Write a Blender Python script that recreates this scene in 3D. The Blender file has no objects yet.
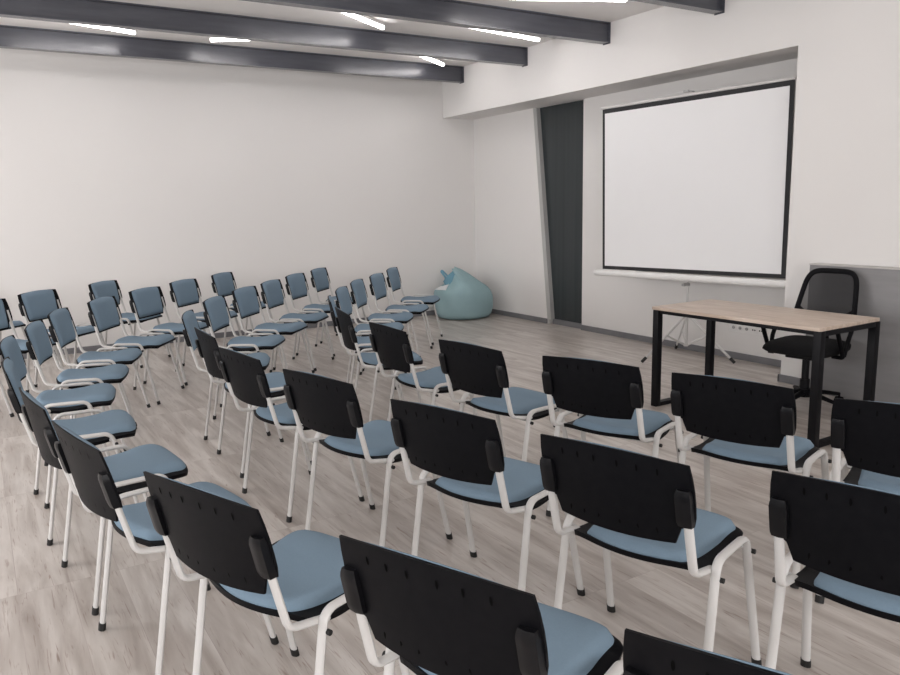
import bpy, bmesh, math, random
from mathutils import Vector, Matrix
random.seed(4)
R = math.radians
PI = math.pi
C = bpy.context.scene.collection
S = bpy.context.scene

# ---------------------------------------------------------------- camera
cam_d = bpy.data.cameras.new('camera')
cam = bpy.data.objects.new('camera', cam_d)
C.objects.link(cam)
cr = Vector((0.848942835, -0.528059580, -0.021192981))
cu = Vector((0.108041085, 0.134160067, 0.985052385))
cf = Vector((0.517323097, 0.838542877, -0.170946358))
m = Matrix.Identity(4)
for i in range(3):
    m[i][0] = cr[i]; m[i][1] = cu[i]; m[i][2] = -cf[i]
m[0][3], m[1][3], m[2][3] = 0, 0, 1.5142
cam.matrix_world = m
cam_d.sensor_width = 36
cam_d.lens = 762.79 / 900 * 36
cam_d.clip_start = 0.05
S.camera = cam

# ---------------------------------------------------------------- world, daylight, exposure
w = bpy.data.worlds.new('world'); S.world = w; w.use_nodes = True
bg = w.node_tree.nodes['Background']
bg.inputs[0].default_value = (0.86, 0.93, 1.0, 1); bg.inputs[1].default_value = 1.0
S.view_settings.view_transform = 'Standard'
S.view_settings.look = 'None'
S.view_settings.exposure = 0.87
S.view_settings.gamma = 1.0

# daylight coming through the window openings of the left wall and the wall behind the camera
DAY = 32.0
TUBE = 14.0
DAYB = 42.0
XL, YB, YF, XW, XS, ZC, ZS = -2.6, -2.6, 9.1623, 6.1141, 5.6145, 3.27, 2.681
WIN_L = [(-1.6, 0.3), (1.0, 2.9), (3.6, 5.5), (6.2, 8.1)]
WIN_B = [(-1.8, 0.4), (1.2, 3.4)]
def area(name, loc, rot, sx, sy, e, col):
    d = bpy.data.lights.new(name, 'AREA'); d.shape = 'RECTANGLE'; d.size = sx; d.size_y = sy
    d.energy = e; d.color = col
    o = bpy.data.objects.new(name, d); C.objects.link(o); o.location = loc; o.rotation_euler = rot
    return o
for a, b in WIN_L:
    area('window_daylight', (XL - .25, (a + b) / 2, 1.65), (0, R(-90), 0), 1.5, b - a, DAY * (.42 if a < 3 else 1.15), (1.0, .95, .935))
for a, b in WIN_B:
    area('window_daylight', ((a + b) / 2, YB - .25, 1.65), (R(90), 0, 0), b - a, 1.5, DAYB, (1.0, .95, .935))

# ---------------------------------------------------------------- materials
def mat(name, col, rough=.5, metal=0, spec=.5, emit=None, es=1.0):
    mt = bpy.data.materials.new(name); mt.use_nodes = True
    b = mt.node_tree.nodes['Principled BSDF']
    b.inputs['Base Color'].default_value = (*col, 1)
    b.inputs['Roughness'].default_value = rough
    b.inputs['Metallic'].default_value = metal
    b.inputs['Specular IOR Level'].default_value = spec
    if emit:
        b.inputs['Emission Color'].default_value = (*emit, 1)
        b.inputs['Emission Strength'].default_value = es
    return mt
def N(mt, t, **k):
    n = mt.node_tree.nodes.new(t)
    for a, v in k.items():
        setattr(n, a, v)
    return n
def L(mt, a, b):
    mt.node_tree.links.new(a, b)
def noisy(mt, c1, c2, scale=(1, 1, 1), sc=8, detail=4, bump=0.0, bscale=200, coord='Object'):
    b = mt.node_tree.nodes['Principled BSDF']
    tc = N(mt, 'ShaderNodeTexCoord'); mp = N(mt, 'ShaderNodeMapping'); mp.inputs['Scale'].default_value = scale
    L(mt, tc.outputs[coord], mp.inputs[0])
    n = N(mt, 'ShaderNodeTexNoise'); n.inputs['Scale'].default_value = sc; n.inputs['Detail'].default_value = detail
    L(mt, mp.outputs[0], n.inputs['Vector'])
    r = N(mt, 'ShaderNodeValToRGB'); r.color_ramp.elements[0].position = .3; r.color_ramp.elements[1].position = .7
    r.color_ramp.elements[0].color = (*c1, 1); r.color_ramp.elements[1].color = (*c2, 1)
    L(mt, n.outputs[0], r.inputs[0]); L(mt, r.outputs[0], b.inputs['Base Color'])
    if bump:
        n2 = N(mt, 'ShaderNodeTexNoise'); n2.inputs['Scale'].default_value = bscale
        L(mt, tc.outputs[coord], n2.inputs['Vector'])
        bp = N(mt, 'ShaderNodeBump'); bp.inputs['Strength'].default_value = bump; bp.inputs['Distance'].default_value = .002
        L(mt, n2.outputs[0], bp.inputs['Height']); L(mt, bp.outputs[0], b.inputs['Normal'])
    return mt
M = {}
M['wall'] = noisy(mat('wall_paint', (.7, .68, .66), .85, spec=.25), (.72, .705, .69), (.74, .725, .71), sc=.6, bump=.12, bscale=60)
M['ceil'] = mat('ceiling_paint', (.80, .78, .76), .9, spec=.2)
M['base'] = noisy(mat('baseboard_grey', (.16, .16, .17), .45), (.15, .15, .16), (.19, .19, .2), sc=5)
M['steel'] = noisy(mat('beam_paint', (.085, .09, .115), .25, spec=.7), (.060, .063, .078), (.080, .083, .100), scale=(1, 8, 8), sc=3, detail=6)
M['fabric'] = noisy(mat('blue_fabric', (.17, .27, .36), .85, spec=.2), (.180, .255, .325), (.193, .270, .343), sc=180, bump=.35, bscale=900)
M['black'] = noisy(mat('black_plastic', (.004, .004, .0055), .52, spec=.09), (.003, .003, .0042), (.005, .005, .0062), sc=40, bump=.12, bscale=700)
M['bracket'] = mat('bracket_plastic', (.005, .005, .0062), .34, spec=.22)
M['slot'] = mat('slot_dark', (.002, .002, .002), .9, spec=.05)
M['white'] = mat('white_metal', (.60, .59, .575), .3, spec=.5)
M['rubber'] = mat('black_rubber', (.01, .01, .01), .6)
M['cabinet'] = noisy(mat('grey_laminate', (.25, .25, .26), .5), (.195, .192, .195), (.218, .214, .217), scale=(1, 1, 9), sc=2.5)
M['cabtop'] = mat('pale_laminate', (.5, .48, .46), .5)
M['dmetal'] = mat('black_powder_metal', (.0045, .0045, .006), .45, spec=.18)
M['dfab'] = noisy(mat('black_upholstery', (.008, .008, .009), .9, spec=.2), (.006, .006, .007), (.010, .010, .011), sc=200)
M['screen'] = noisy(mat('screen_fabric', (.78, .78, .78), .8, spec=.2), (.76, .76, .765), (.78, .78, .785), sc=1.2)
M['sblack'] = mat('screen_border', (.012, .012, .014), .7)
M['alu'] = mat('grey_aluminium', (.42, .42, .42), .35, metal=.6)
M['case'] = mat('white_case', (.74, .735, .72), .4)
M['plast'] = mat('white_plastic', (.76, .75, .74), .35)
M['bag'] = noisy(mat('bag_fabric', (.2, .36, .42), .75, spec=.3), (.275, .410, .440), (.295, .430, .460), sc=9, bump=.6, bscale=25)
M['bagd'] = mat('bag_strap', (.13, .28, .36), .8)
M['label'] = mat('white_tag', (.75, .77, .78), .7)
M['led'] = mat('led_tube', (1, 1, 1), .4, emit=(1.0, .96, .95), es=TUBE)

# wood top
def wood():
    mt = mat('desk_wood', (.45, .33, .25), .45)
    b = mt.node_tree.nodes['Principled BSDF']
    tc = N(mt, 'ShaderNodeTexCoord'); mp = N(mt, 'ShaderNodeMapping'); mp.inputs['Scale'].default_value = (14, 1.1, 8)
    L(mt, tc.outputs['Object'], mp.inputs[0])
    n = N(mt, 'ShaderNodeTexNoise'); n.inputs['Scale'].default_value = 3; n.inputs['Detail'].default_value = 8; n.inputs['Distortion'].default_value = .4
    L(mt, mp.outputs[0], n.inputs['Vector'])
    r = N(mt, 'ShaderNodeValToRGB'); e = r.color_ramp.elements
    e[0].position = .28; e[0].color = (.42, .325, .255, 1); e[1].position = .72; e[1].color = (.62, .52, .445, 1)
    L(mt, n.outputs[0], r.inputs[0]); L(mt, r.outputs[0], b.inputs['Base Color'])
    return mt
M['wood'] = wood()

def floor_mat():
    mt = mat('floor_laminate', (.5, .43, .4), .31, spec=.85)
    b = mt.node_tree.nodes['Principled BSDF']
    tc = N(mt, 'ShaderNodeTexCoord')
    sep = N(mt, 'ShaderNodeSeparateXYZ'); L(mt, tc.outputs['Object'], sep.inputs[0])
    cmb = N(mt, 'ShaderNodeCombineXYZ'); L(mt, sep.outputs['Y'], cmb.inputs['X']); L(mt, sep.outputs['X'], cmb.inputs['Y'])
    br = N(mt, 'ShaderNodeTexBrick'); br.offset = .37; br.offset_frequency = 1; br.squash = 1
    br.inputs['Color1'].default_value = (0, 0, 0, 1); br.inputs['Color2'].default_value = (1, 1, 1, 1); br.inputs['Mortar'].default_value = (.5, .5, .5, 1)
    br.inputs['Scale'].default_value = 1; br.inputs['Mortar Size'].default_value = .0012; br.inputs['Mortar Smooth'].default_value = .1
    br.inputs['Brick Width'].default_value = 1.28; br.inputs['Row Height'].default_value = .19; br.inputs['Bias'].default_value = 0
    L(mt, cmb.outputs[0], br.inputs['Vector'])
    # per-plank offset for the grain
    ml = N(mt, 'ShaderNodeMath', operation='MULTIPLY'); ml.inputs[1].default_value = 23.7
    L(mt, br.outputs['Color'], ml.inputs[0])
    def grain(sx, sy, sc, det, dist):
        mp = N(mt, 'ShaderNodeMapping'); mp.inputs['Scale'].default_value = (sx, sy, 1)
        L(mt, tc.outputs['Object'], mp.inputs[0])
        n = N(mt, 'ShaderNodeTexNoise', noise_dimensions='4D'); n.inputs['Scale'].default_value = sc
        n.inputs['Detail'].default_value = det; n.inputs['Distortion'].default_value = dist
        L(mt, mp.outputs[0], n.inputs['Vector']); L(mt, ml.outputs[0], n.inputs['W'])
        return n
    g1 = grain(9, 1.1, 1.5, 6, .8)
    g2 = grain(34, 2.2, 2.0, 8, 1.8)
    r1 = N(mt, 'ShaderNodeValToRGB'); e = r1.color_ramp.elements
    e[0].position = .30; e[0].color = (.345, .296, .262, 1); e[1].position = .62; e[1].color = (.60, .560, .520, 1)
    L(mt, g1.outputs[0], r1.inputs[0])
    r2 = N(mt, 'ShaderNodeValToRGB'); e = r2.color_ramp.elements
    e[0].position = .30; e[0].color = (.52, .40, .345, 1); e[1].position = .42; e[1].color = (1, 1, 1, 1)
    L(mt, g2.outputs[0], r2.inputs[0])
    mx = N(mt, 'ShaderNodeMixRGB', blend_type='MULTIPLY'); mx.inputs[0].default_value = .8
    L(mt, r1.outputs[0], mx.inputs[1]); L(mt, r2.outputs[0], mx.inputs[2])
    r3 = N(mt, 'ShaderNodeValToRGB'); e = r3.color_ramp.elements
    e[0].color = (.90, .885, .88, 1); e[1].color = (1.04, 1.04, 1.045, 1)
    L(mt, br.outputs['Color'], r3.inputs[0])
    mx2 = N(mt, 'ShaderNodeMixRGB', blend_type='MULTIPLY'); mx2.inputs[0].default_value = 1
    L(mt, mx.outputs[0], mx2.inputs[1]); L(mt, r3.outputs[0], mx2.inputs[2])
    mx3 = N(mt, 'ShaderNodeMixRGB', blend_type='MIX'); mx3.inputs[2].default_value = (.33, .27, .25, 1)
    mf = N(mt, 'ShaderNodeMath', operation='MULTIPLY'); mf.inputs[1].default_value = .6
    L(mt, br.outputs['Fac'], mf.inputs[0]); L(mt, mf.outputs[0], mx3.inputs[0]); L(mt, mx2.outputs[0], mx3.inputs[1])
    L(mt, mx3.outputs[0], b.inputs['Base Color'])
    return mt
M['floor'] = floor_mat()

def pane_mat():
    mt = mat('dark_pane', (.03, .04, .045), .25, spec=.45)
    b = mt.node_tree.nodes['Principled BSDF']
    tc = N(mt, 'ShaderNodeTexCoord'); mp = N(mt, 'ShaderNodeMapping'); mp.inputs['Scale'].default_value = (1, 9, .15)
    L(mt, tc.outputs['Object'], mp.inputs[0])
    n = N(mt, 'ShaderNodeTexNoise'); n.inputs['Scale'].default_value = 2; n.inputs['Detail'].default_value = 3
    L(mt, mp.outputs[0], n.inputs['Vector'])
    r = N(mt, 'ShaderNodeValToRGB'); e = r.color_ramp.elements
    e[0].position = .3; e[0].color = (.024, .031, .034, 1); e[1].position = .7; e[1].color = (.033, .041, .044, 1)
    L(mt, n.outputs[0], r.inputs[0]); L(mt, r.outputs[0], b.inputs['Base Color'])
    return mt
M['pane'] = pane_mat()
def mesh_mat():
    mt = mat('chair_mesh', (.015, .015, .017), .8)
    nt = mt.node_tree; b = nt.nodes['Principled BSDF']; out = nt.nodes['Material Output']
    t = N(mt, 'ShaderNodeBsdfTransparent'); mx = N(mt, 'ShaderNodeMixShader'); mx.inputs[0].default_value = .74
    L(mt, t.outputs[0], mx.inputs[1]); L(mt, b.outputs[0], mx.inputs[2]); L(mt, mx.outputs[0], out.inputs[0])
    return mt
M['mesh'] = mesh_mat()

# ---------------------------------------------------------------- mesh helpers
def obj(name, bm, mats, parent=None, smooth=True, angle=40):
    if not isinstance(mats, (list, tuple)): mats = [mats]
    bmesh.ops.recalc_face_normals(bm, faces=bm.faces)
    me = bpy.data.meshes.new(name); bm.to_mesh(me); bm.free()
    for q in mats: me.materials.append(q)
    if smooth:
        me.shade_smooth()
        me.set_sharp_from_angle(angle=R(angle))
    o = bpy.data.objects.new(name, me); C.objects.link(o)
    if parent: o.parent = parent
    return o
def new(): return bmesh.new()
def box(bm, x0, x1, y0, y1, z0, z1, bev=0, mi=0, mtx=None):
    ret = bmesh.ops.create_cube(bm, size=1)
    vs = ret['verts']
    for v in vs:
        v.co = Vector(((x0 + x1) / 2 + v.co.x * (x1 - x0), (y0 + y1) / 2 + v.co.y * (y1 - y0), (z0 + z1) / 2 + v.co.z * (z1 - z0)))
    fs = set(f for v in vs for f in v.link_faces)
    for f in fs: f.material_index = mi
    if bev:
        es = list(set(e for v in vs for e in v.link_edges))
        r2 = bmesh.ops.bevel(bm, geom=es, offset=bev, segments=2, affect='EDGES', profile=.6)
        vs = list(set(v for f in r2['faces'] for v in f.verts) | set(v for v in vs if v.is_valid))
        for f in r2['faces']: f.material_index = mi
    if mtx:
        for v in vs: v.co = mtx @ v.co
    return vs
def fillet(pts, rad, seg=6):
    """round the inner corners of a polyline"""
    P = [Vector(p) for p in pts]
    out = [P[0]]
    for i in range(1, len(P) - 1):
        r = rad[i - 1] if isinstance(rad, (list, tuple)) else rad
        a = (P[i - 1] - P[i]); b = (P[i + 1] - P[i])
        ang = a.angle(b); t = min(r / math.tan(ang / 2), a.length * .49, b.length * .49) if ang < PI - .01 else 0
        if t <= 1e-5: out.append(P[i]); continue
        A = P[i] + a.normalized() * t; B = P[i] + b.normalized() * t
        for k in range(seg + 1):
            u = k / seg
            out.append(A.lerp(P[i], u).lerp(P[i].lerp(B, u), u))
    out.append(P[-1])
    return out
def tube(bm, path, a, b=None, n=12, ref=Vector((1, 0, 0)), caps=True, mi=0):
    """sweep an ellipse; half-axis a lies along ref, b across it"""
    b = b or a; P = [Vector(p) for p in path]; rings = []
    for i, p in enumerate(P):
        t = (P[min(i + 1, len(P) - 1)] - P[max(i - 1, 0)]).normalized()
        u = (ref - t * ref.dot(t))
        u = u.normalized() if u.length > 1e-4 else t.orthogonal().normalized()
        v = t.cross(u)
        ai = a[i] if isinstance(a, (list, tuple)) else a; bi = b[i] if isinstance(b, (list, tuple)) else b
        rings.append([bm.verts.new(p + u * ai * math.cos(2 * PI * k / n) + v * bi * math.sin(2 * PI * k / n)) for k in range(n)])
    for r0, r1 in zip(rings, rings[1:]):
        for k in range(n):
            f = bm.faces.new((r0[k], r0[(k + 1) % n], r1[(k + 1) % n], r1[k])); f.material_index = mi
    if caps:
        bm.faces.new(rings[0][::-1]).material_index = mi; bm.faces.new(rings[-1]).material_index = mi
    return rings
def slab(bm, top, bot, nu, nv, mi=0):
    """closed body between two sheets given as functions of u in -1..1, v in 0..1"""
    T = [[bm.verts.new(top(-1 + 2 * i / nu, j / nv)) for i in range(nu + 1)] for j in range(nv + 1)]
    B = [[bm.verts.new(bot(-1 + 2 * i / nu, j / nv)) for i in range(nu + 1)] for j in range(nv + 1)]
    def q(*v): bm.faces.new(v).material_index = mi
    for j in range(nv):
        for i in range(nu):
            q(T[j][i], T[j][i + 1], T[j + 1][i + 1], T[j + 1][i]); q(B[j][i], B[j + 1][i], B[j + 1][i + 1], B[j][i + 1])
    for i in range(nu):
        q(T[0][i], B[0][i], B[0][i + 1], T[0][i + 1]); q(T[nv][i], T[nv][i + 1], B[nv][i + 1], B[nv][i])
    for j in range(nv):
        q(T[j][0], T[j + 1][0], B[j + 1][0], B[j][0]); q(T[j][nu], B[j][nu], B[j + 1][nu], T[j + 1][nu])
def cyl(bm, p, axis, r, h, n=16, mi=0):
    a = Vector(axis).normalized(); p = Vector(p)
    tube(bm, [p - a * h / 2, p + a * h / 2], r, r, n, ref=a.orthogonal(), mi=mi)
def prism(bm, pts, axis, d0, d1, mi=0):
    """polygon pts extruded along axis ('x': pts are (y,z); 'y': (x,z); 'z': (x,y))"""
    def mk(p, d): return {'x': (d, p[0], p[1]), 'y': (p[0], d, p[1]), 'z': (p[0], p[1], d)}[axis]
    A = [bm.verts.new(mk(p, d0)) for p in pts]; B = [bm.verts.new(mk(p, d1)) for p in pts]; n = len(pts)
    bm.faces.new(A[::-1]).material_index = mi; bm.faces.new(B).material_index = mi
    for i in range(n): bm.faces.new((A[i], A[(i + 1) % n], B[(i + 1) % n], B[i])).material_index = mi
def tag(o, label, cat, group=None):
    o['label'] = label; o['category'] = cat
    if group: o['group'] = group
    return o
def thing(name, label, cat, loc=(0, 0, 0), rz=0, group=None):
    o = bpy.data.objects.new(name, None); o.empty_display_size = .1; C.objects.link(o)
    o.location = loc; o.rotation_euler = (0, 0, rz)
    return tag(o, label, cat, group)
def struct(name, bm, mt, parent=None, smooth=False):
    o = obj(name, bm, mt, parent, smooth=smooth)
    if not parent: o['kind'] = 'structure'
    return o

# ---------------------------------------------------------------- the room
bm = new(); box(bm, XL - .2, XW + .4, YB - .2, YF + .2, -.1, 0); struct('floor', bm, M['floor'])
bm = new(); box(bm, XL - .2, XW + .4, YB - .2, YF + .2, ZC, ZC + .15); struct('ceiling', bm, M['ceil'])
bm = new(); box(bm, XL - .2, XW + .4, YF, YF + .2, 0, ZC); struct('wall_far', bm, M['wall'])
def wall_with_windows(name, wins, lo, hi, side):
    bm = new()
    def b(s0, s1, z0, z1):
        if side == 'left': box(bm, XL - .2, XL, s0, s1, z0, z1)
        else: box(bm, s0, s1, YB - .2, YB, z0, z1)
    cur = lo
    for a, c in wins:
        b(cur, a, 0, ZC); b(a, c, 0, .9); b(a, c, 2.4, ZC); cur = c
    b(cur, hi, 0, ZC)
    struct(name, bm, M['wall'])
wall_with_windows('wall_left', WIN_L, YB - .2, YF, 'left')
wall_with_windows('wall_back', WIN_B, XL, XW + .4, 'back')
# right side: column and the deep beam over the recess are one plastered body
bm = new()
box(bm, XS, XW + .4, YB, 3.849, 0, ZC)
box(bm, XS, XW + .4, 3.849, YF, ZS, ZC)
struct('wall_right', bm, M['wall'])
bm = new()
prism(bm, [(3.849, 0), (6.885, 0), (6.885, ZS), (3.849, ZS)], 'x', XW, XW + .38)
prism(bm, [(7.520, 0), (YF, 0), (YF, ZS), (7.806, ZS)], 'x', XW, XW + .38)
prism(bm, [(6.885, 0), (7.7, 0), (7.9, ZS), (6.885, ZS)], 'x', XW + .12, XW + .38)
struct('wall_recess', bm, M['wall'])
# leaning dark pane in the recess
bm = new()
prism(bm, [(7.455, .055), (7.530, .055), (7.815, ZS), (7.750, ZS)], 'x', XW - .004, XW + .11)
M['frame'] = mat('frame_grey', (.40, .40, .39), .5)
win = struct('window_1', bm, M['frame'])
bm = new(); prism(bm, [(6.885, .05), (7.470, .05), (7.760, ZS), (6.885, ZS)], 'x', XW + .055, XW + .11)
obj('glass_pane', bm, M['pane'], win, smooth=False)
# baseboards
def bb(name, segs):
    bm = new()
    for s in segs: box(bm, *s, 0, .064, bev=.004)
    struct(name, bm, M['base'])
bb('baseboard_far', [(XL, XW, YF - .016, YF)])
bb('baseboard_right', [(XW - .016, XW, 7.53, YF - .016), (XW + .03, XW + .055, 6.885, 7.47), (XW - .016, XW, 3.849, 6.885),
                       (XS - .016, XS, 3.59, 3.865), (XS - .016, XW - .016, 3.849, 3.865)])
bb('baseboard_left', [(XL, XL + .016, YB, YF - .016)])

# ---------------------------------------------------------------- ceiling beams and tube lights
BEAM_L = ['dark grey steel ceiling beam closest to the far wall', 'dark grey steel ceiling beam, second from the far wall',
          'dark grey steel ceiling beam, third from the far wall', 'dark grey steel ceiling beam nearest the camera, at top right corner']
ZB = 3.0776
for i, y in enumerate((8.681, 7.340, 5.995, 4.623)):
    bm = new(); x0, x1 = XL, XS - .004
    yc = y - .012
    prof = [(-.05, ZB), (.05, ZB), (.05, ZB + .010), (.009, ZB + .016), (.009, ZC - .016), (.05, ZC - .010), (.05, ZC), (-.05, ZC), (-.05, ZC - .010), (-.012, ZC - .014), (-.012, ZB + .014), (-.05, ZB + .010)]
    prism(bm, [(yc + p[0], p[1]) for p in prof], 'x', x0, x1)
    t = thing('ceiling_beam', BEAM_L[i], 'beam', (0, 0, 0), 0, 'steel ceiling beams')
    obj('steel_profile', bm, M['steel'], t, smooth=False)
    bm = new(); box(bm, XS - .004, XS, yc - .052, yc + .052, ZB - .008, ZC)
    obj('end_plate', bm, M['steel'], t, smooth=False)
def led(x0, y0, x1, y1, label):
    d = Vector((x1 - x0, y1 - y0, 0)); ln = d.length
    t = thing('tube_light', label, 'ceiling light', (x0, y0, ZC - .012), math.atan2(d.y, d.x), 'slanted ceiling tube lights')
    bm = new(); box(bm, 0, ln, -.022, .022, -.026, 0, bev=.003); obj('housing', bm, M['plast'], t)
    bm = new(); tube(bm, [(.012, 0, -.034), (ln - .012, 0, -.034)], .021, .019, 10, ref=Vector((0, 1, 0))); obj('diffuser', bm, M['led'], t)
    bm = new(); box(bm, 0, .012, -.023, .023, -.056, -.0265, bev=.003); obj('end_cap', bm, M['plast'], t)
    bm = new(); box(bm, ln - .012, ln, -.023, .023, -.056, -.0265, bev=.003); obj('end_cap', bm, M['plast'], t)
led(.55, 7.83, 1.55, 8.197, 'bright ceiling tube light at far left, between the two farthest beams')
led(2.27, 8.21, 3.15, 7.62, 'short bright tube light above the middle of the far wall')
led(4.25, 7.72, 5.16, 8.39, 'small bright tube light between far beams, nearest the room corner')
led(2.62, 6.28, 3.60, 6.95, 'slanting bright tube light at top centre, between second and third beams')
led(4.20, 6.50, 5.33, 6.715, 'bright tube light beside the deep white beam, between second and third beams')
led(4.02, 5.50, 5.0, 5.09, 'bright tube light at the top edge, above the projector screen')
for x0, y0, a in [(.1, 5.3, 20), (-1.9, 6.5, -20), (-1.8, 8.0, 10), (2.2, 5.0, -25), (3.6, 3.4, 15), (-1.4, 4.0, 15)]:
    led(x0, y0, x0 + 1.15 * math.cos(R(a)), y0 + 1.15 * math.sin(R(a)), 'ceiling tube light out of view above or behind the camera')

# ---------------------------------------------------------------- projector screen on its tripod
def P3(x, y, z): return Vector((x, y, z))
t = thing('projector_screen', 'large white projection screen with black border on a white tripod', 'projector screen', (0, 0, 0))
TL_, TR_, BL_, BR_ = P3(5.655, 6.075, 2.452), P3(5.765, 3.965, 2.457), P3(5.655, 6.046, .812), P3(5.765, 3.955, .846)
def quadpt(u, v): return TL_.lerp(TR_, u).lerp(BL_.lerp(BR_, u), v)
nrm = (TR_ - TL_).cross(BL_ - TL_).normalized()
if nrm.x > 0: nrm = -nrm
def sheet(name, u0, u1, v0, v1, off, th, mt, wav=0):
    bm = new()
    def f(o):
        def g(s, v):
            u = (s + 1) / 2
            return quadpt(u0 + (u1 - u0) * u, v0 + (v1 - v0) * v) + nrm * (o + wav * (.5 + .5 * math.sin(9 * u + 5 * v)) * math.sin(PI * u) * math.sin(PI * v))
        return g
    slab(bm, f(off), f(off - th), 24, 16)
    return obj(name, bm, mt, t)
sheet('black_backing', 0, 1, 0, 1, 0, .0015, M['sblack'])
sheet('screen_surface', .017, .981, .029, .978, .004, .002, M['screen'], wav=.004)
bm = new(); tube(bm, [quadpt(-.006, -.006), quadpt(1.004, -.006)], .013, .011, 10, ref=Vector((0, 0, 1))); obj('top_bar', bm, M['white'], t)
bm = new()
cA = P3(5.655, 6.135, .772); cB = P3(5.77, 3.86, .800)
tube(bm, [cA, cA.lerp(cB, .985)], .035, .030, 20, ref=Vector((0, 0, 1))); rc = obj('roller_case', bm, M['case'], t)
bm = new(); tube(bm, [cA + P3(0, .02, 0), cA + P3(0, .0, 0)], .035, .031, 14, ref=Vector((0, 0, 1))); obj('end_cap', bm, M['plast'], rc)
px, py = 5.80, 5.02
bm = new(); tube(bm, [(px, py, .42), (px, py, 2.50)], .011, n=10); tube(bm, [(px, py, .12), (px, py, .42)], .016, n=12); obj('pole', bm, M['white'], t)
bm = new(); tube(bm, [(px, py, 2.50), (px - .09, py, 2.505), (px - .10, py, 2.49)], .008, n=8); box(bm, px - .11, px - .085, py - .03, py + .03, 2.488, 2.506, bev=.003); obj('hanging_hook', bm, M['alu'], t)
bm = new()
tube(bm, [quadpt(.20, -.010), (px - .1, py + .02, 2.5)], .0022, n=6); tube(bm, [quadpt(.76, -.010), (px - .1, py - .02, 2.5)], .0022, n=6)
obj('hanging_wire', bm, M['plast'], t)
bm = new(); cyl(bm, (px, py, .41), (0, 0, 1), .026, .045, 12); box(bm, px - .03, px + .01, py - .05, py - .015, .395, .42, bev=.004); obj('leg_collar', bm, M['white'], t)
bm = new(); cyl(bm, (px, py, .125), (0, 0, 1), .022, .03, 12); obj('lower_collar', bm, M['white'], t)
bm = new(); box(bm, px - .07, px + .015, py - .016, py + .016, .70, .725, bev=.004); obj('case_bracket', bm, M['alu'], t)
for fx, fy in ((5.267, 5.071), (5.894, 4.528), (6.045, 5.36)):
    hub = P3(px, py, .41); foot = P3(fx, fy, .018); d = (foot - hub)
    s = P3(d.x, d.y, 0).normalized() * .02
    bm = new(); tube(bm, [hub + s, foot], .009, .013, 8, ref=P3(-d.y, d.x, 0).normalized()); lg = obj('leg', bm, M['white'], t)
    bm = new(); tube(bm, [foot + d.normalized() * -.05, foot + d.normalized() * .008], .015, .015, 8); obj('foot_cap', bm, M['rubber'], lg)
    k = hub + s + (foot - hub - s) * .44
    bm = new(); tube(bm, [P3(px, py, .125) + s, k], .006, .009, 8, ref=P3(-d.y, d.x, 0).normalized()); obj('brace', bm, M['white'], lg)

# ---------------------------------------------------------------- wall sockets
t = thing('wall_socket', 'white five-gang socket strip low on the wall behind the desk', 'socket', (XW, 4.56, .304))
bm = new(); box(bm, -.010, 0, -.205, .205, -.042, .042, bev=.003); obj('face_plate', bm, M['plast'], t)
for k, y in enumerate((.150, .076, .002, -.076, -.150)):
    bm = new()
    if k < 3:
        cyl(bm, (-.010, y, 0), (1, 0, 0), .021, .006, 18); cyl(bm, (-.0112, y, 0), (1, 0, 0), .017, .006, 18, mi=1)
        cyl(bm, (-.0145, y - .009, 0), (1, 0, 0), .003, .002, 8, mi=2); cyl(bm, (-.0145, y + .009, 0), (1, 0, 0), .003, .002, 8, mi=2)
        obj('power_outlet', bm, [M['plast'], M['alu'], M['slot']], t)
    else:
        box(bm, -.013, -.008, y - .027, y + .027, -.027, .027, bev=.002)
        box(bm, -.0140, -.0125, y + .005, y + .018, -.006, .006, mi=1); box(bm, -.0140, -.0125, y - .018, y - .005, -.006, .006, mi=1)
        obj('data_outlet', bm, [M['plast'], M['slot']], t)

# ---------------------------------------------------------------- low grey cabinet against the column
t = thing('low_cabinet', 'low grey cabinet with pale top against the right wall', 'cabinet', (5.50, 3.575, 0))
D_ = XS - 5.50 - .003
bm = new(); box(bm, .004, D_, -2.6, -.004, .0, .998, bev=.002); obj('body', bm, M['cabinet'], t)
bm = new(); box(bm, 0, D_, -2.61, 0, .998, 1.008, bev=.002); obj('top_panel', bm, M['cabtop'], t)
for a, b in ((-.87, -.008), (-1.74, -.873), (-2.6, -1.743)):
    bm = new(); box(bm, -.002, .004, a, b, .008, .996, bev=.001); obj('front_panel', bm, M['cabinet'], t)

# ---------------------------------------------------------------- desk
t = thing('desk', 'wood-topped desk with black metal frame in front of the screen', 'desk', (4.522, 3.290, 0), R(.9))
HX, HY = .330, .660
bm = new(); box(bm, -HX, HX - .010, -HY + .010, HY, .727, .750, bev=.0025); obj('tabletop', bm, M['wood'], t)
for s in (1, -1):
    bm = new(); y0, y1 = (HY - .056, HY - .006) if s > 0 else (-HY + .006, -HY + .056)
    yy = (y0, y1)
    for nm, z0, z1 in (('foot_bar', 0, .03), ('cross_bar', .695, .726)):
        bm = new(); box(bm, -HX + .055, HX - .055, *yy, z0, z1, bev=.002); obj(nm, bm, M['dmetal'], t)
    for sx in (-1, 1):
        bm = new(); xx = (-HX + .006, -HX + .055) if sx < 0 else (HX - .055, HX - .006)
        box(bm, *xx, *yy, 0, .726, bev=.002); obj('leg', bm, M['dmetal'], t)
for sx in (-1, 1):
    bm = new(); xx = (-HX + .02, -HX + .05) if sx < 0 else (HX - .05, HX - .02)
    box(bm, *xx, -HY + .065, HY - .065, .700, .726, bev=.002); obj('side_rail', bm, M['dmetal'], t)

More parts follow.
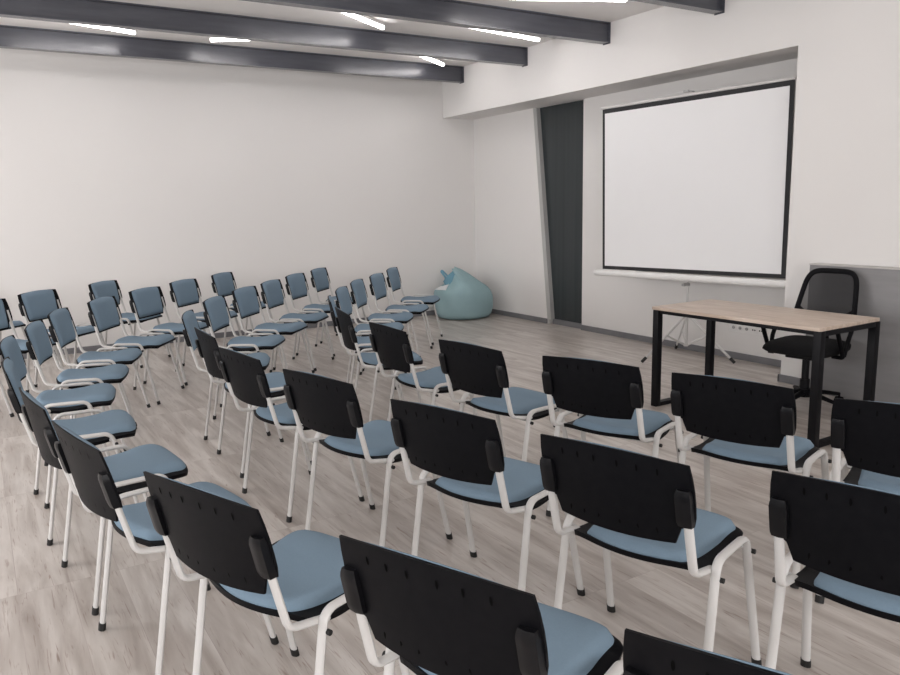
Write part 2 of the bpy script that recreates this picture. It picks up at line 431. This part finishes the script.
# ---------------------------------------------------------------- office chair (local +Y is forward)
t = thing('office_chair', 'black mesh-backed office swivel chair behind the desk', 'office chair', (5.085, 3.285, 0), R(187 - 90))
bm = new()
def seat_o(sgn):
    def g(u, v):
        u = math.sin(PI / 2 * u); v = .5 + .5 * math.sin(PI * (v - .5))
        x = .245 * u * (1 - .14 * abs(2 * v - 1) ** 4); y = -.23 + .47 * v + .02 * (1 - u * u) * (1 if v > .5 else -1) * abs(2 * v - 1)
        e = (1 - abs(u) ** 5) * (1 - abs(2 * v - 1) ** 5)
        return (x, y, (.452 + .040 * max(e, 0) ** .4 - .02 * v ** 4) if sgn > 0 else (.440 - .045 * max(e, 0) ** .4))
    return g
slab(bm, seat_o(1), seat_o(-1), 18, 18); obj('seat', bm, M['dfab'], t)
bm = new(); box(bm, -.10, .10, -.16, .12, .365, .405, bev=.01); obj('tilt_mechanism', bm, M['dmetal'], t)
bm = new(); tube(bm, [(.10, .02, .385), (.22, .03, .375), (.25, .03, .372)], .006, n=8); cyl(bm, (.255, .03, .372), (1, 0, 0), .011, .04, 8); obj('lever', bm, M['dmetal'], t)
bm = new(); tube(bm, [(0, 0, .10), (0, 0, .20)], .034, n=16); tube(bm, [(0, 0, .20), (0, 0, .37)], .025, n=16); obj('gas_column', bm, M['dmetal'], t)
bm = new(); cyl(bm, (0, 0, .10), (0, 0, 1), .045, .06, 18)
cast = []
for k in range(5):
    a = R(22 + 72 * k); c, s_ = math.cos(a), math.sin(a)
    tube(bm, [(.03 * c, .03 * s_, .10), (.16 * c, .16 * s_, .092), (.28 * c, .28 * s_, .074)], [.026, .022, .015], [.020, .016, .012], 10, ref=Vector((-s_, c, 0)))
    cast.append((.28 * c, .28 * s_, a))
obj('star_base', bm, M['black'], t)
for x, y, a in cast:
    bm = new(); dv = (-math.sin(a + .5), math.cos(a + .5), 0)
    for s_ in (-1, 1): cyl(bm, (x + dv[0] * s_ * .014, y + dv[1] * s_ * .014, .027), dv, .027, .018, 16)
    tube(bm, [(x, y, .03), (x, y, .075)], .008, n=8); obj('castor', bm, M['black'], t)
# backrest
def back_y(z, x): return -.215 - (z - .55) * .32 - .02 * math.cos(x * 5) + .02 + .10 * x * x
outl = []
for k in range(48):
    a = 2 * PI * k / 48; c, s_ = math.cos(a), math.sin(a); pw = .40
    z = .765 + .205 * (abs(s_) ** pw) * (1 if s_ >= 0 else -1)
    hw = .222 - .045 * ((z - .60) / .37) if z > .60 else .228 - .02 * (.60 - z) / .05
    outl.append(((abs(c) ** pw) * hw * (1 if c >= 0 else -1), z))
bm = new(); pth = [Vector((x, back_y(z, x), z)) for x, z in outl]
tube(bm, pth + [pth[0]], .013, .020, 8, ref=Vector((0, 1, 0)), caps=False); 
def lowband(o):
    def g(u, v):
        hw = .222; x = u * hw; z = .585 + v * (.045 + .10 * abs(u) ** 2.5)
        return (x, back_y(z, x) + o, z)
    return g
slab(bm, lowband(.010), lowband(-.010), 16, 4)
obj('backrest_frame', bm, M['black'], t)
bm = new(); cv = bm.verts.new((0, back_y(.765, 0), .765)); rr = []
for f_ in (.33, .66, .97):
    rr.append([bm.verts.new((x * f_, back_y(.765 + (z - .765) * f_, x * f_), .765 + (z - .765) * f_)) for x, z in outl])
n_ = len(outl)
for k in range(n_):
    bm.faces.new((cv, rr[0][k], rr[0][(k + 1) % n_]))
    for a_, b_ in zip(rr, rr[1:]): bm.faces.new((a_[k], b_[k], b_[(k + 1) % n_], a_[(k + 1) % n_]))
obj('backrest_mesh', bm, M['mesh'], t)
bm = new(); tube(bm, fillet([(0, -.14, .385), (0, -.27, .385), (0, -.245, .62)], .06), .035, .010, 10); obj('back_support', bm, M['black'], t)
for s_ in (-1, 1):
    bm = new(); x = s_ * .275
    tube(bm, fillet([(s_ * .20, .03, .400), (x, .03, .400), (x, .10, .52), (x, .17, .655), (x, -.13, .665), (x, -.02, .50), (x - s_ * .005, .01, .405)], [.02, .05, .03, .03, .05]), .015, .017, 10, ref=Vector((1, 0, .01)))
    obj('armrest', bm, M['black'], t)
bm = new(); box(bm, .170, .182, back_y(.60, .17) + .010, back_y(.60, .17) + .013, .60, .625, bev=.001); obj('care_tag', bm, M['label'], t)

# ---------------------------------------------------------------- bean bag in the corner
t = thing('bean_bag', 'pale turquoise bean bag chair slumped in the far right corner', 'bean bag', (5.585, 8.70, 0), R(-30)); t.scale = (1.08, 1.05, .985)
bm = new(); NU, NV = 48, 30; rings = []
prof = [(0, 0), (.20, 0), (.31, .008), (.350, .05), (.364, .13), (.368, .22), (.368, .30), (.357, .37), (.327, .43), (.270, .485), (.205, .54), (.135, .595), (.065, .645), (.0, .675)]
def profp(v):
    x = v * (len(prof) - 1); i = min(int(x), len(prof) - 2); f = x - i
    return prof[i][0] * (1 - f) + prof[i + 1][0] * f, prof[i][1] * (1 - f) + prof[i + 1][1] * f
def bagpt(a, v):
    r, z = profp(v)
    up = max(0, (z - .28) / .42)
    ca, sa = math.cos(a), math.sin(a)
    r *= 1 + .030 * math.sin(3 * a + 1) + .018 * math.sin(7 * a + 9 * z) * min(1, z * 8) + .012 * math.sin(13 * a - 21 * z) * up
    # hollow on the left, a ridge rising to the right of centre
    z2 = z * (1 - .30 * up * max(0, -ca) ** 1.2 + .04 * up * max(0, ca))
    x = r * ca - .105 * up ** 1.2
    y = r * sa * .95
    crease = math.exp(-((a - 4.25) / .16) ** 2) * up * .05
    y += crease * .9; z2 -= crease * .6
    z2 += .006 * math.sin(22 * z + 3 * a) * min(1, z * 6)
    return (x, y, max(0, z2))
top = None
for j in range(1, NV):
    v = j / NV; rings.append([bm.verts.new(bagpt(2 * PI * i / NU, v)) for i in range(NU)])
b0 = bm.verts.new(bagpt(0, 0)); b1 = bm.verts.new(bagpt(0, 1))
for q0, q1 in zip(rings, rings[1:]):
    for i in range(NU): bm.faces.new((q0[i], q0[(i + 1) % NU], q1[(i + 1) % NU], q1[i]))
for i in range(NU): bm.faces.new((b0, rings[0][(i + 1) % NU], rings[0][i])); bm.faces.new((b1, rings[-1][i], rings[-1][(i + 1) % NU]))
obj('bag_body', bm, M['bag'], t, angle=80)
# folded flap running from the peak down over the front
bm = new()
def flap(o):
    def g(u, v):
        s = (u + 1) / 2
        a = Vector((-.13, -.045, .668)).lerp(Vector((.015, -.292, .40)), v)
        b = Vector((-.06, .02, .675)).lerp(Vector((.20, -.225, .395)), v)
        p = a.lerp(b, s)
        p += Vector((-.25, -.75, .6)).normalized() * (o + .040 * math.sin(PI * s) ** .7 * math.sin(PI * min(1, v * 1.02)))
        return p
    return g
slab(bm, flap(.022), flap(-.030), 10, 14); obj('folded_flap', bm, M['bag'], t, angle=80)
bm = new()
def gus(o):
    def g(u, v):
        s = (u + 1) / 2
        p = Vector((-.24, -.03, .50)).lerp(Vector((-.12, -.05, .660)), s) * (1 - v) + v * Vector((-.22, -.14, .465)).lerp(Vector((-.02, -.24, .47)), s)
        return p + Vector((-.3, -.6, .75)).normalized() * (o + .014 * math.sin(5 * s + 3 * v))
    return g
slab(bm, gus(.008), gus(-.02), 10, 6); obj('sunken_panel', bm, M['bagd'], t, angle=80)
bm = new(); tube(bm, fillet([(-.21, -.04, .46), (-.215, -.03, .565), (-.265, -.02, .640), (-.255, -.02, .660), (-.19, -.03, .585), (-.15, -.04, .55)], .02), .012, .005, 8); obj('strap', bm, M['bagd'], t)
bm = new()
def lab(o):
    def g(u, v):
        a = R(188 + 24 * (u + 1)); z = .70 - .09 * v
        vv = .56 + .05 * v; pt = Vector(bagpt(a, .63 + .13 * (1 - v))); c = Vector((.0, 0, .30))
        return pt + (pt - c).normalized() * o
    return g
slab(bm, lab(.010), lab(.002), 10, 4); obj('white_label', bm, M['label'], t, angle=80)

# ---------------------------------------------------------------- conference chair (local +Y is forward)
def make_chair():
    t = bpy.data.objects.new('conference_chair', None); t.empty_display_size = .1; C.objects.link(t)
    # backrest shell
    ztab = [(.572, .186), (.60, .196), (.622, .204), (.632, .238), (.66, .244), (.70, .246), (.74, .246), (.78, .243), (.82, .237)]
    def yb(z, x):
        k = (z - .572) / .248
        return -.2076 - (z - .572) * .2427 - (.038 - .020 * k) * (1 - (x / .24) ** 2)
    nv = len(ztab) - 1
    def sh(o):
        def g(u, v):
            z, hw = ztab[round(v * nv)]; x = u * hw; s = 1 - u * u
            k = (z - .572) / .248
            zz = z + .010 * s * k - .006 * s * (1 - k)
            return (x, yb(z, x) + o, zz)
        return g
    bm = new(); slab(bm, sh(0), sh(-.007), 20, nv)
    for row, zz in ((6, .782), (6, .606)):
        for k in range(row):
            x = (-.155, -.100, -.045, .030, .090, .150)[k] * (1 if zz > .7 else .92)
            z0 = zz + .006 * (1 - (x / .24) ** 2) * (1 if zz > .7 else -1)
            y = yb(z0, x) - .0076
            vs = [bm.verts.new((x + .0032 * math.cos(a), y - .2427 * .011 * math.sin(a), z0 + .011 * math.sin(a))) for a in [2 * PI * q / 10 for q in range(10)]]
            bm.faces.new(vs).material_index = 1
    obj('backrest_shell', bm, [M['black'], M['slot']], t)
    # backrest cushion
    def bc(o):
        def g(u, v):
            z = .584 + .236 * v; hw = (.186 + .018 * v) * (1 - .05 * abs(2 * v - 1) ** 8); x = u * hw; s = 1 - u * u
            zz = z + .012 * s * v - .005 * s * (1 - v)
            e = max(0, (1 - abs(u) ** 6) * (1 - abs(2 * v - 1) ** 7)) ** .5
            return (x, yb(z, x) + (.004 + .027 * e if o else .001), zz)
        return g
    bm = new(); slab(bm, bc(1), bc(0), 20, 14); obj('backrest_cushion', bm, M['fabric'], t, angle=60)
    # seat shell with flat side wings, and its cushion
    def plan(u, v):
        w = .232 - .018 * max(0, 1 - v * 6) ** 1.5 - .010 * v - .028 * max(0, (v - .80) / .20) ** 2.4
        y0 = -.168 + .052 * u * u; y1 = .257 - .020 * abs(u) ** 3
        return u * w, y0 + (y1 - y0) * v
    def zseat(u, v):
        f = max(0, (v - .62) / .38)
        return .466 + .010 * max(0, 1 - v * 3) ** 1.5 - .008 * math.sin(PI * min(1, v / .66)) + .006 * math.sin(PI * min(1, f * 1.05)) + .007 * f - .004 * f ** 3
    def ss(o):
        def g(u, v):
            x, y = plan(u, v)
            return (x, y, zseat(u, v) - .004 - .010 * abs(u) ** 6 + o)
        return g
    bm = new(); slab(bm, ss(0), lambda u, v: (lambda p: (p[0] * .985, p[1] - .004 * v, p[2]))(ss(-.017)(u, v)), 20, 20)
    obj('seat_shell', bm, M['black'], t, angle=60)
    def sc(o):
        def g(u, v):
            w = .168 + .030 * v - .010 * abs(2 * v - 1) ** 8 - .030 * max(0, (v - .85) / .15) ** 2.5
            x, y = plan(u * .85, v); x = u * w; y = y * .985 + .001
            e = max(0, (1 - abs(u) ** 10) * (1 - abs(2 * v - 1) ** (12 if v < .5 else 6))) ** .5
            return (x, y, zseat(u, v) - .003 * abs(u) ** 5 + (.001 + .027 * e if o else -.006 - .012 * max(0, (v - .7) / .3)))
        return g
    bm = new(); slab(bm, sc(1), sc(0), 22, 24); obj('seat_cushion', bm, M['fabric'], t, angle=60)
    A_, B_ = .0145, .0095
    for s in (-1, 1):
        rear = fillet([(s * .257, -.179, .012), (s * .252, -.096, .487), (s * .252, .015, .487)], .05, 8)
        front = fillet([(s * .252, .015, .487), (s * .252, .126, .485), (s * .269, .2335, .012)], .05, 8)
        for pth in (rear, front):
            bm = new(); tube(bm, pth, A_, B_, 12); lg = obj('leg', bm, M['white'], t)
            ft = pth[0] if pth is rear else pth[-1]; nx = pth[1] if pth is rear else pth[-2]
            d = (nx - ft).normalized(); g0 = ft - d * (ft.z / d.z) * .98
            bm = new(); tube(bm, [g0, g0 + d * .028], .0165, .0125, 12); obj('foot_cap', bm, M['rubber'], lg)
            k = .435
            q = ft + (nx - ft) * ((k - ft.z) / (nx.z - ft.z)) if pth is front else ft + (nx - ft) * ((k - ft.z) / (nx.z - ft.z))
            bm = new(); cyl(bm, (q.x + s * .018, q.y + .006, q.z), (1, 0, 0), .008, .013, 10); obj('bumper', bm, M['rubber'], lg)
        up = fillet([(s * .224, -.254, .722), (s * .224, -.2265, .605), (s * .226, -.193, .474), (s * .228, -.075, .449)], [.05, .045], 8)
        bm = new(); tube(bm, up, A_, B_, 12); obj('back_upright', bm, M['white'], t)
        # bracket holding the shell on the upright
        bm = new()
        nb = 6
        def brk(o):
            def g(u, v):
                z = .634 + .112 * v; tp = 1 - .22 * max(0, (v - .85) / .15) - .12 * max(0, (.12 - v) / .12)
                yc = yb(z, .224)
                return (s * .2195 + u * .0225 * tp, yc - (.001 if o else .029 * tp - .004 * abs(u)), z)
            return g
        slab(bm, brk(1), brk(0), 4, 10); obj('back_bracket', bm, M['bracket'], t, angle=25)
    for y in (-.075, .125):
        bm = new(); tube(bm, [(-.244, y, .455), (-.20, y, .434), (.20, y, .434), (.244, y, .455)], .009, .008, 10, ref=Vector((0, 1, 0))); obj('cross_tube', bm, M['white'], t)
    return t
def copy_tree(o, parent=None):
    c = o.copy(); C.objects.link(c)
    if parent: c.parent = parent
    for ch in list(o.children): copy_tree(ch, c)
    return c

ORD = ['first', 'second', 'third', 'fourth', 'fifth', 'sixth', 'seventh', 'eighth', 'ninth', 'tenth', 'eleventh', 'twelfth', 'thirteenth']
ROWS = {
 'A': ('front row, the row nearest the desk', [(4.187, 7.499, 318.1), (3.703, 6.924, 316.9), (3.273, 6.468, 321.2), (2.886, 5.942, 324.5), (2.560, 5.395, 337.0), (2.35, 4.719, 347.7), (2.276, 3.953, 359.4), (2.327, 3.197, 7.9), (2.514, 2.588, 19.9), (2.701, 1.971, 16.7), (2.839, 1.377, 21.0)]),
 'B': ('middle row', [(3.538, 8.084, 316.5), (3.058, 7.567, 315.6), (2.614, 7.026, 318.9), (2.209, 6.554, 318.0), (1.801, 5.975, 325.8), (1.443, 5.238, 338.7), (1.349, 4.446, 359.2), (1.315, 3.714, 7.3), (1.422, 3.027, 14.8), (1.568, 2.284, 17.9), (1.738, 1.619, 16.8), (2.018, 1.015, 16.0)]),
 'C': ('long left row', [(2.496, 8.318, 317.3), (1.945, 7.75, 315.1), (1.476, 7.162, 316.2), (1.064, 6.599, 327.5), (.719, 6.028, 339.7), (.533, 5.417, 344.7), (.367, 4.819, 350.0), (.345, 4.07, 357.0), (.394, 3.302, 6.5), (.474, 2.67, 10.6), (.666, 2.002, 21.1), (.945, 1.332, 23.0), (1.190, .737, 25.0)]),
 'D': ('short rear row along the far wall', [(1.274, 8.211, 319.3), (.641, 7.625, 317.0), (.214, 7.05, 317.0), (-.24, 6.47, 322.0)]),
 'E': ('', [(.045, 8.448, 317.0)]),
}
GRP = {'A': 'blue chairs of the front row', 'B': 'blue chairs of the middle row', 'C': 'blue chairs of the long left row', 'D': 'blue chairs of the short rear row', 'E': 'blue chairs behind the short rear row'}
LAB = {
 'A': ['blue cushioned chair closest to the bean bag', 'front-row blue chair, second from the bean bag', 'front-row blue chair, third from the bean bag', 'front-row blue chair, fourth from the bean bag, seen nearly side-on',
       'front-row chair turning edge-on, fifth from the bean bag', 'front-row chair, narrow black back, sixth from the bean bag', 'front-row chair seen from behind, seventh from the bean bag',
       'black-backed chair, fourth from the near end of the front row', 'black-backed front-row chair standing left of the desk legs', 'black-backed front-row chair standing directly before the desk', 'black-backed front-row chair cut by the right edge, below the office chair'],
 'B': ['blue chair of the middle row closest to the far wall', 'middle-row blue chair, second from the far wall', 'middle-row blue chair, third from the far wall', 'middle-row blue chair, fourth from the far wall', 'middle-row blue chair, fifth from the far wall',
       'middle-row chair seen edge-on, sixth from the far wall', 'middle-row chair, narrow dark back, seventh from the far wall', 'middle-row black-backed chair, fifth from the near end', 'middle-row black-backed chair, fourth from the near end',
       'middle-row black-backed chair, third from the near end, at picture centre', 'middle-row black-backed chair, second from the near end', 'black-backed nearest chair of the middle row, cut by the right edge'],
 'C': ['blue chair of the long left row closest to the far wall', 'long left row blue chair, second from the far wall', 'long left row blue chair, third from the far wall', 'long left row blue chair, fourth from the far wall', 'long left row blue chair, fifth from the far wall',
       'long left row blue chair, sixth from the far wall', 'long left row blue chair at the left edge, seventh from the far wall', 'left-edge chair seen edge-on, eighth from the far wall in the long left row', 'long left row chair, thin black back, fifth from the near end',
       'long left row black-backed chair, fourth from the near end', 'long left row black-backed chair, third from the near end, full back visible', 'big black-backed chair at bottom centre, second nearest the camera', 'black-backed chair nearest the camera, mostly cut by the bottom edge'],
 'D': ['rearmost-row blue chair, half hidden behind another, nearest the far wall', 'wide blue chair of the rearmost row against the far wall, second from far end', 'rearmost-row blue chair cut by the left edge, third from far end', 'rearmost-row chair at the left edge, only a foot showing'],
 'E': ['blue seat poking in at the left edge behind the rearmost row'],
}
proto = make_chair()
first = True
for key, (nm, lst) in ROWS.items():
    for i, (x, y, a) in enumerate(lst):
        o = proto if first else copy_tree(proto)
        first = False
        o.location = (x, y, 0); o.rotation_euler = (0, 0, R(a - 90))
        tag(o, LAB[key][i], 'chair', GRP[key])
